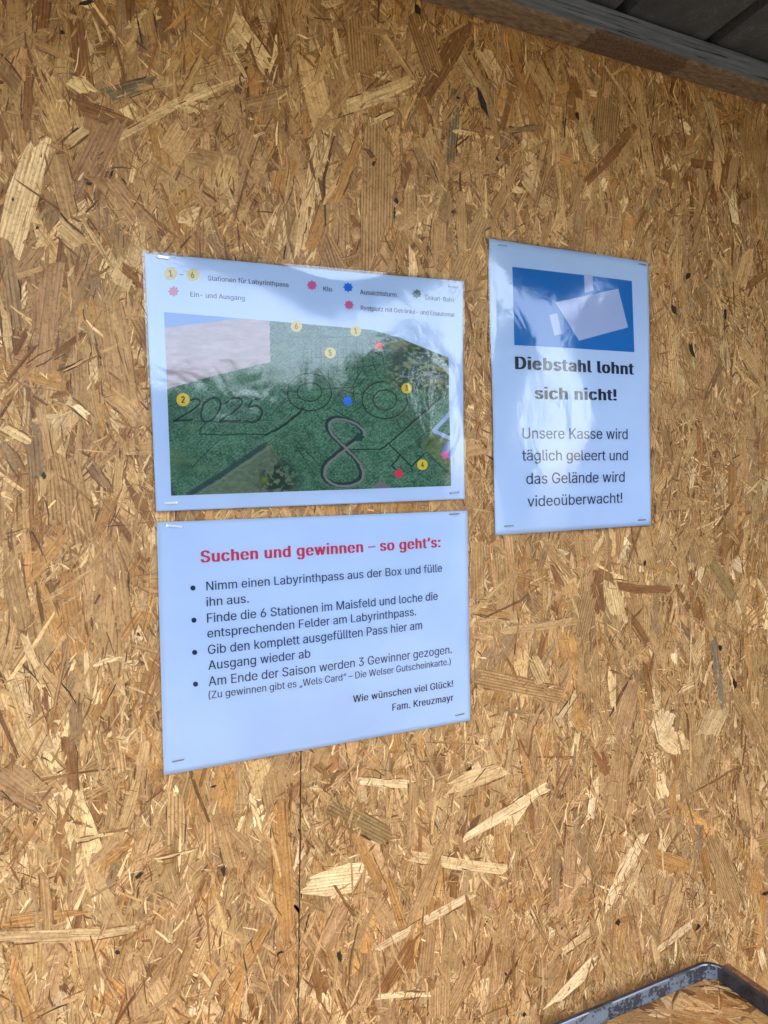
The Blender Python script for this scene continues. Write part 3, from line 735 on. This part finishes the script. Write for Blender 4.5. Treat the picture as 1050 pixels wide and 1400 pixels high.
    bl = in_poly(Xw, Yw, [(228, 655), (243, 680), (228, 682)])[..., None]; C = np.where(bl, lin((70, 84, 84)), C)
    dk = (np.exp(-((X-250)/8)**2-((Y-640)/14)**2)*np.clip((n2-.45)*5, 0, 1)*.8)[..., None]; C = C*(1-dk)+lin((40, 60, 46))*dk
    # right edge: pond path, meadow, car park
    C = np.where(in_poly(Xw, Yw, [(573, 607), (592, 588), (620, 598), (620, 648), (588, 622)])[..., None], lin((108, 126, 84))*(1+.9*(fbm(X/4, Y/4, 140)[..., None]-.5)), C)
    k = (np.exp(-((X-586)/9)**2-((Y-605)/9)**2)*np.clip((fbm(X/3, Y/3, 150)-.42)*6, 0, 1))[..., None]; C = C*(1-k)+lin((58, 88, 44))*k
    k = (np.exp(-((X-572)/4)**2-((Y-606)/7)**2)*.8)[..., None]; C = C*(1-k)+lin((36, 58, 48))*k
    C = line(C, [(620, 560), (592, 589), (620, 601)], 4.5, (172, 192, 226), .95); C = np.where(in_poly(Xw, Yw, [(601, 622), (610, 602), (620, 606), (620, 630)])[..., None], lin((128, 146, 190)), C)
    C = line(C, [(585, 622), (620, 653)], 2.0, (54, 76, 60), .8)
    # village and trees, upper right
    vil = np.clip((X-520)/18, 0, 1)*np.clip((548-Y-(613-X)*.12)/14, 0, 1)*np.clip((Y-455)/6, 0, 1)
    vn = fbm(X/6, Y/3.2, 160, 3)
    vc = np.where((vn > .56)[..., None], lin((112, 128, 86)), lin((48, 74, 62))); vc = np.where((vn > .66)[..., None], lin((164, 160, 110)), vc)
    hn = fbm(X/3, Y/2.0, 170, 2); vc = np.where(((hn > .66) & (X > 548) & (Y > 482) & (Y < 520))[..., None], lin((150, 156, 176)), vc)
    C = C*(1-vil[..., None]*.85)+vc*vil[..., None]*.85
    k = (np.exp(-((X-541)/8)**2-((Y-490)/14)**2)*.85)[..., None]; C = C*(1-k)+lin((40, 66, 50))*k
    for (cx, cy, rx, ry) in ((598, 521, 14, 4), (545, 471, 12, 4), (604, 505, 9, 3)):
        k = (np.exp(-((X-cx)/rx)**2-((Y-cy)/ry)**2)*.75)[..., None]; C = C*(1-k)+lin((158, 152, 92))*k
    # harvested field upper left, horizon and sky
    fld = in_poly(X+wx*1.6, Y+wy*1.2, [(220, 440), (367, 430), (368, 496), (300, 512), (220, 534)])[..., None]
    fc = lin((200, 180, 182))*(1+.45*(fbm(X/14, Y/5, 180)[..., None]-.5)); fc = fc*(1+.06*np.sin(Y*2.1+X*.35+wx))[..., None]; C = np.where(fld, fc, C)
    pat = (np.clip((fbm(X/9, Y/5, 190)-.55)*5, 0, 1)*np.exp(-((X-315)/28)**2-((Y-465)/7)**2))[..., None]*.5; C = C*(1-pat)+lin((170, 140, 132))*pat
    hz = np.interp(X, [220, 330, 400, 480, 540, 620], [449, 436.5, 438.5, 445, 461, 492])
    sky_c = lin((128, 166, 216))*(1-np.clip((X-300)/90, 0, 1))[..., None]+np.array(PAPER_HI)*np.clip((X-300)/90, 0, 1)[..., None]
    k = np.clip((hz-Y)/1.2+.5, 0, 1)[..., None]; C = C*(1-k)+sky_c*k
    # roof at the bottom edge
    C = np.where(in_poly(X, Y, [(503, 670), (519.5, 657), (536, 668)])[..., None], lin((128, 126, 128)), C)
    return np.clip(C, 0, 1)
def picture(nt_):
    nu, nv = 620, 380
    P, Q, U, V = quad_grid(W(PIC_PX, nt_.Y0), nu, nv)
    p = PX(P); C = paint_picture(p[:, 0], p[:, 1])
    t = NT('aerial photo print'); a = t.n('Attribute', attribute_name='print_colour'); t.l(a.outputs['Color'], t.b.inputs['Base Color'])
    t.b.inputs['Roughness'].default_value = .6; t.b.inputs['Specular IOR Level'].default_value = .2
    o = nt_.flat('aerial_picture', P, Q, t.m, .00006)
    ca = o.data.attributes.new('print_colour', 'FLOAT_COLOR', 'POINT')
    ca.data.foreach_set('color', np.concatenate([C, np.ones((len(C), 1))], 1).astype(np.float32).ravel())
picture(mp_)
for entry in (('Stationen für Labyrinthpass', (283.6, 384), (394, 393.1), 6.6), ('Ein- und Ausgang', (260, 406), (333.6, 411.8), 6.6), ('Klo', (441.6, 398.3), (453.7, 399.2), 6.4),
    ('Aussichtsturm', (491.6, 402.6), (541.1, 406.6), 6.4), ('Gokart-Bahn', (580.8, 410.2), (619.9, 413.4), 6.0), ('Rastplatz mit Getränke- und Eisautomat', (492.1, 424.6), (621.1, 433.6), 6.2),
    ('-', (245.5, 379.3), (251, 379.7), 8.5)): text_lines(mp_, 'legend_text', [entry], INK_GREY, .008)
def station(px, num, r):
    o = mp_.burst('station_marker', px, r, INK_YEL, 0); h = r*1.0
    n_ = text_lines(mp_, 'number', [(num, (px[0]-r*.27, px[1]+h*.48), (px[0]+r*.27, px[1]+h*.5), h)], INK_NUM, .03, .00034, o)
for px, num, r in (((233.3, 374.1), '1', 8.7), ((263.2, 376.6), '6', 8.4), ((403.4, 447.3), '6', 7.6), ((484.4, 453.5), '1', 7.4), ((449, 483.7), '5', 7.6), ((554.3, 531.3), '3', 7.2),
                   ((249.9, 546.7), '2', 9.0), ((576.2, 635.5), '4', 7.3)): station(px, num, r)
for px, r, mt in (((237.2, 398.6), 7.6, INK_ROSE), ((426, 390.4), 7.4, INK_PINK), ((475.5, 393.1), 7.2, INK_STARBLUE), ((476, 417.6), 6.8, INK_PINK), ((568.9, 402), 6.6, INK_GREEN),
                  ((515.6, 473.3), 6.8, INK_ORANGE), ((472.4, 549), 7.2, INK_STARBLUE), ((489, 598), 7.6, INK_TEAL), ((543.8, 647.4), 7.0, INK_STARRED), ((608.1, 622.4), 6.4, INK_PINK)):
    mp_.burst('star_marker', px, r, mt, 8 if mt is not INK_TEAL else 6, .70 if mt is not INK_TEAL else .68)
mp_.sheet('laminating_film', .0004, .0019, M_FILM, False, nu=110, nv=90)
for a, b, sh in (((213, 351), (231, 353.5), 1), ((612, 392), (625, 393.2), 0), ((225, 688), (243, 687), 1), ((614, 674), (627.5, 672.6), 0)): mp_.staple(a, b, sh)

# --- instructions notice
TXT_PX = [(214, 714), (639, 698), (643, 985), (224, 1060)]
def bulge_txt(u, v): return np.maximum(.0022*(1-u*u)*(1-v*v)+.0006*np.sin(u*4+2)*np.cos(v*3+1), 0)
tx = Notice('rules_notice', 'white landscape notice with red heading and bulleted German text below the map', TXT_PX, bulge_txt, 'laminated notices stapled to the board wall')
tx.sheet('paper', 0, 0, M_PAPER)
text_lines(tx, 'heading', [('Suchen und gewinnen – so geht’s:', (274, 769), (601.7, 747.8), 16)], INK_RED, .034)
text_lines(tx, 'body_text', [
    ('Nimm einen Labyrinthpass aus der Box und fülle', (281.7, 807.2), (603.6, 781.4), 12.2), ('ihn aus.', (281.9, 828.6), (339.7, 823.4), 12.2),
    ('Finde die 6 Stationen im Maisfeld und loche die', (282.8, 851), (597.8, 819.6), 12.4), ('entsprechenden Felder am Labyrinthpass.', (283.2, 871.8), (568.1, 840.9), 12.4),
    ('Gib den komplett ausgefüllten Pass hier am', (284.1, 894.3), (576.6, 859.6), 12.6), ('Ausgang wieder ab', (284.6, 915.6), (423, 897.9), 12.6),
    ('Am Ende der Saison werden 3 Gewinner gezogen.', (285, 937.8), (617.7, 892.9), 12.8),
    ('(Zu gewinnen gibt es „Wels Card“ – Die Welser Gutscheinkarte.)', (285, 955.2), (616.2, 908.4), 10.2)], INK_BODY, .008)
text_lines(tx, 'closing_text', [('Wie wünschen viel Glück!', (481.7, 959.8), (619.4, 938.6), 9.6), ('Fam. Kreuzmayr', (535.8, 971.5), (619.9, 957.7), 9.6)], INK_DARK, .02)
for px in ((263.5, 803.7), (264.8, 847.7), (266, 891.8), (267.2, 935.2)): tx.burst('bullet', px, 3.5, INK_DARK, 0)
tx.sheet('laminating_film', .0004, .0006, M_FILM, False, nu=110, nv=90)
for a, b, sh in (((227, 718.5), (250, 720), 1), ((613.5, 703), (628, 702.2), 0), ((235, 1041), (252, 1037.8), 0), ((622, 978), (634.5, 975.3), 0)): tx.staple(a, b, sh)

# --- theft warning notice
THF_PX = [(668, 326), (885.2, 359), (888.2, 718), (677, 732)]
def bulge_thf(u, v): return np.maximum(.0022*(1-u*u)*(1-v**4)+.0007*np.sin(u*4)*np.cos(v*5+1)+.0008*(1+u), 0)
th = Notice('warning_notice', 'laminated portrait notice with a blue camera picture and bold anti-theft text at right', THF_PX, bulge_thf, 'laminated notices stapled to the board wall')
th.sheet('paper', 0, 0, M_PAPER)
bp_ = th.sheet('camera_picture', .00005, 0, INK_BLUE, False, px=[(699.8, 365), (862, 384.8), (865.2, 482), (702, 472.2)], nu=30, nv=20)
th.poly('camera_mount', [(796.6, 375.6), (808.3, 377.2), (808.6, 397.9), (797.3, 400.9)], INK_WHITE, .0001)
th.poly('camera_body', [(756.5, 414.4), (843.1, 395.4), (856.5, 448.2), (789.2, 466.5)], INK_WHITE, .00011)
th.poly('camera_lens', [(748.5, 431.3), (758.9, 429.3), (765.9, 457.3), (755.2, 459.8)], INK_WHITE, .0001)
text_lines(th, 'heading', [('Diebstahl lohnt', (703.2, 504.6), (864.9, 512.6), 17.0), ('sich nicht!', (729.7, 545.6), (840.2, 548), 16.2)], INK_DARK, .044)
text_lines(th, 'body_text', [('Unsere Kasse wird', (713.6, 599.6), (855.5, 600.6), 15), ('täglich geleert und', (712.6, 629.8), (856, 629.4), 14.6),
    ('das Gelände wird', (718.1, 661.8), (852, 658.7), 15), ('videoüberwacht!', (719.8, 692.6), (849.3, 687.1), 14.6)], INK_BODY, .006)
th.sheet('laminating_film', .0004, .0018, M_FILM, False, nu=90, nv=110)
for a, b in (((680.5, 335), (693, 336.8)), ((872, 361.6), (882, 362.8)), ((689.5, 719.2), (702, 718.4)), ((870.5, 711.2), (881, 710.4))): th.staple(a, b)

# ------------------------------------------------------------------ steel edged table in the corner
def steel_material(name, base, patch, patch_at, rust=.5, rough=.45):
    t = NT(name); tc = t.n('TexCoord').outputs['Object']
    n1 = t.n('TexNoise', i_Scale=55.0, i_Detail=7.0, i_Roughness=.7); t.l(tc, n1.inputs['Vector'])
    n2 = t.n('TexNoise', i_Scale=330.0, i_Detail=4.0, i_Roughness=.6); t.l(tc, n2.inputs['Vector'])
    h = t.math('ADD', t.math('MULTIPLY', n1.outputs['Fac'], .6), t.math('MULTIPLY', n2.outputs['Fac'], .4))
    c = t.mix(t.ramp(h, [(patch_at-.015, (0, 0, 0)), (patch_at+.015, (1, 1, 1))]), base, patch)
    n3 = t.n('TexNoise', i_Scale=40.0, i_Detail=3.0); t.l(tc, n3.inputs['Vector'])
    c = t.mix(t.ramp(n3.outputs['Fac'], [(.55, (0, 0, 0)), (.75, (rust, rust, rust))]), c, (.07, .045, .033))
    c = t.mix(1.0, c, t.ramp(n2.outputs['Fac'], [(.3, (.8, .8, .8)), (.7, (1.15, 1.15, 1.15))]), 'MULTIPLY')
    t.l(c, t.b.inputs['Base Color']); t.b.inputs['Metallic'].default_value = .2; t.b.inputs['Roughness'].default_value = rough
    bp = t.n('Bump', i_Strength=.3, i_Distance=.0006); t.l(h, bp.inputs['Height']); t.l(bp.outputs[0], t.b.inputs['Normal'])
    return t.m
M_STEEL = steel_material('dark steel and shaded rim arm', (.055, .055, .058), (.025, .024, .025), .52)  # also gives the rim's right arm its shade as a dark colour
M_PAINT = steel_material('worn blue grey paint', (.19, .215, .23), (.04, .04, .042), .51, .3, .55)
M_RIM_HILITE = plain('rim highlight strip', (.2, .2, .21), .4, .7)  # paler chamfer strip that paints in the rim's highlight line
TZ, TX1, TYB = -.562, .688, -.0225          # rim top height, outer right side, outer back side
tb = thing('corner_table', 'strand board table top with a worn grey steel rim at the bottom right corner', 'table', (.45, -.25, WZ0))
def rim():
    r = .022; th_ = .0045; hgt = .0145
    path = []
    for x in np.linspace(.02, TX1-r, 40): path.append((x, TYB, 0, 1))
    for q in np.linspace(0, math.pi/2, 14)[1:-1]: path.append((TX1-r+r*math.sin(q), TYB-r+r*math.cos(q), math.sin(q), math.cos(q)))
    for y in np.linspace(TYB-r, -.46, 30): path.append((TX1, y, 1, 0))
    prof = [(0, 0), (0, -hgt-.02), (-.02, -hgt-.02), (-.02, -hgt-.016), (-th_, -hgt-.016), (-th_, -.0013), (-th_+.0008, 0)]
    V, Fc = [], []; n = len(prof)
    for (x, y, nx, ny) in path:
        for (o_, z) in prof:
            V.append((x+nx*o_, y+ny*o_, TZ+z))
    for k in range(len(path)-1):
        for i in range(n): Fc.append([k*n+i, k*n+(i+1) % n, k*n+n+(i+1) % n, k*n+n+i])
    Fc += [list(range(n)), list(range(len(V)-1, len(V)-n-1, -1))]
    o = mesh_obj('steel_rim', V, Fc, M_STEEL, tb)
    o.data.materials.append(M_PAINT); o.data.materials.append(M_RIM_HILITE)
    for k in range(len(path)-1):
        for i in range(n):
            if i == 4 and path[k][3] > .55: o.data.polygons[k*n+i].material_index = 1  # back arm and corner only; right arm stays dark in place of shade
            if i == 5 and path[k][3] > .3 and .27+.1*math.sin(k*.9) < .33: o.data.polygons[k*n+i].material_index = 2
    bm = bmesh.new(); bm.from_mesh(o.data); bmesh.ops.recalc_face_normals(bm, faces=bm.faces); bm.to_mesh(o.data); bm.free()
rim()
BT = TZ-.015
mesh_obj('table_board', *box(.02, TX1-.0055, -.46, TYB-.0055, BT-.0145, BT-.002), M_CORE, tb)
_st = rng
rng = np.random.default_rng(77)
tf = random_flakes((.1, TX1-.012, -.40, TYB-.012), dens=.6, size=1.35, ang_mean=-.75, ang_sd=.35, top=.0014, fine=.12)
tfm = merge(tf); tfm[0][:, 0] = np.clip(tfm[0][:, 0], .03, TX1-.0055); tfm[0][:, 1] = np.clip(tfm[0][:, 1], -.45, TYB-.0055)
flake_mesh('wood_flakes', [tuple(tfm)], lambda V: np.stack([V[:, 0], V[:, 1], BT-.0019+.2*V[:, 2]], 1), tb)
rng = _st
mesh_obj('side_batten', *box(TX1+.001, TX1+.013, -.46, TYB-.012, TZ-.045, TZ-.0035), M_CORE, tb)
for (lx, ly) in ((.08, -.06), (.64, -.42)): mesh_obj('leg', *box(lx-.015, lx+.015, ly-.015, ly+.015, WZ0, BT-.0152), M_STEEL, tb)
def bolt():
    c = np.array([TX1+.014, -.088, TZ-.014]); V, Fc = [], []
    for k, (h, r) in enumerate(((0, .008), (.003, .008), (.0055, .006), (.0062, .003))):
        for i in range(16):
            q = 2*math.pi*i/16; V.append(c+np.array([h, r*math.cos(q), r*math.sin(q)]))
    for k in range(3):
        for i in range(16): Fc.append([k*16+i, k*16+(i+1) % 16, k*16+16+(i+1) % 16, k*16+16+i])
    Fc.append(list(range(48, 64)))
    mesh_obj('bolt', V, Fc, M_STAPLE, tb, smooth=True)
bolt()

# ------------------------------------------------------------------ ground, plus unseen maize and trees added to block sky in the notices' reflections
def ground_material():
    t = NT('dry gravel and grass'); tc = t.n('TexCoord').outputs['Object']
    n1 = t.n('TexNoise', i_Scale=.6, i_Detail=6.0); t.l(tc, n1.inputs['Vector'])
    n2 = t.n('TexNoise', i_Scale=40.0, i_Detail=4.0); t.l(tc, n2.inputs['Vector'])
    c = t.mix(t.ramp(n1.outputs['Fac'], [(.5, (0, 0, 0)), (.65, (1, 1, 1))]), (.105, .10, .085), (.055, .07, .032))
    c = t.mix(.5, c, t.ramp(n2.outputs['Fac'], [(.3, (.6, .6, .6)), (.7, (1.2, 1.2, 1.2))]), 'MULTIPLY')
    t.l(c, t.b.inputs['Base Color']); t.b.inputs['Roughness'].default_value = .95
    return t.m
gr = mesh_obj('ground', [(-200, -200, WZ0), (200, -200, WZ0), (200, 200, WZ0), (-200, 200, WZ0)], [[0, 1, 2, 3]], ground_material()); gr['kind'] = 'structure'
M_SKY_BLOCK_LEAF = plain('added sky block leaf green', (.06, .10, .03), .6); M_SKY_BLOCK_BARK = plain('added sky block tree bark', (.09, .07, .05), .9)
def leaf_cloud(n, sample, size):
    V, Fc = [], []
    for i in range(n):
        c = np.array(sample()); a = rng.normal(size=3); a /= np.linalg.norm(a); b = np.cross(a, rng.normal(size=3)); b /= np.linalg.norm(b); s = size*rng.uniform(.6, 1.3)
        k = len(V); V += [c-a*s, c+b*s*.45, c+a*s, c-b*s*.45]; Fc.append([k, k+1, k+2, k+3])
    return V, Fc
def maize():
    while True:
        x, y = rng.uniform(-12, 14), -6-abs(rng.normal(0, .8))
        if not 32.5 < math.degrees(math.atan2(x, .61-y)) < 41: return (x, y, WZ0+2.35*rng.random()**.6+.12*rng.normal())
V, Fc = leaf_cloud(16000, maize, .2)
tag(mesh_obj('sky_block_maize', V, Fc, M_SKY_BLOCK_LEAF, origin=(0, -6, WZ0)), kind='stuff')  # added out of view to cut off low reflected sky, with an open gap
def tree(x, y, h, rx, rz, n, label):  # added tree, sized and placed to hide part of the reflected sky
    tr = thing('sky_block_tree', label, 'tree', (x, y, WZ0))
    def sky_block_crown():
        q = rng.normal(size=3); q /= np.linalg.norm(q); r = rng.random()**.4; return (x+q[0]*rx*r, y+q[1]*rx*r, WZ0+h-rz+q[2]*rz*r)
    V, Fc = leaf_cloud(n, sky_block_crown, .15); mesh_obj('sky_block_crown', V, Fc, M_SKY_BLOCK_LEAF, tr)
    V, Fc = [], []
    for z, r in ((WZ0, .16), (WZ0+.8, .11), (WZ0+h-rz, .06)):
        for i in range(10): V.append((x+r*math.cos(i*.6283), y+r*math.sin(i*.6283), z))
    for k in range(2):
        for i in range(10): Fc.append([k*10+i, k*10+(i+1) % 10, k*10+10+(i+1) % 10, k*10+10+i])
    mesh_obj('sky_block_trunk', V, Fc, M_SKY_BLOCK_BARK, tr, smooth=True)
tree(5.25, -9.2, 4.15, 1.2, 1.7, 9000, 'broad unseen leafy tree added to block sky in the notice reflections')
tree(3.42, -9.2, 3.45, .46, 1.4, 4200, 'slim unseen leafy tree added left of the broad one to block reflected sky')
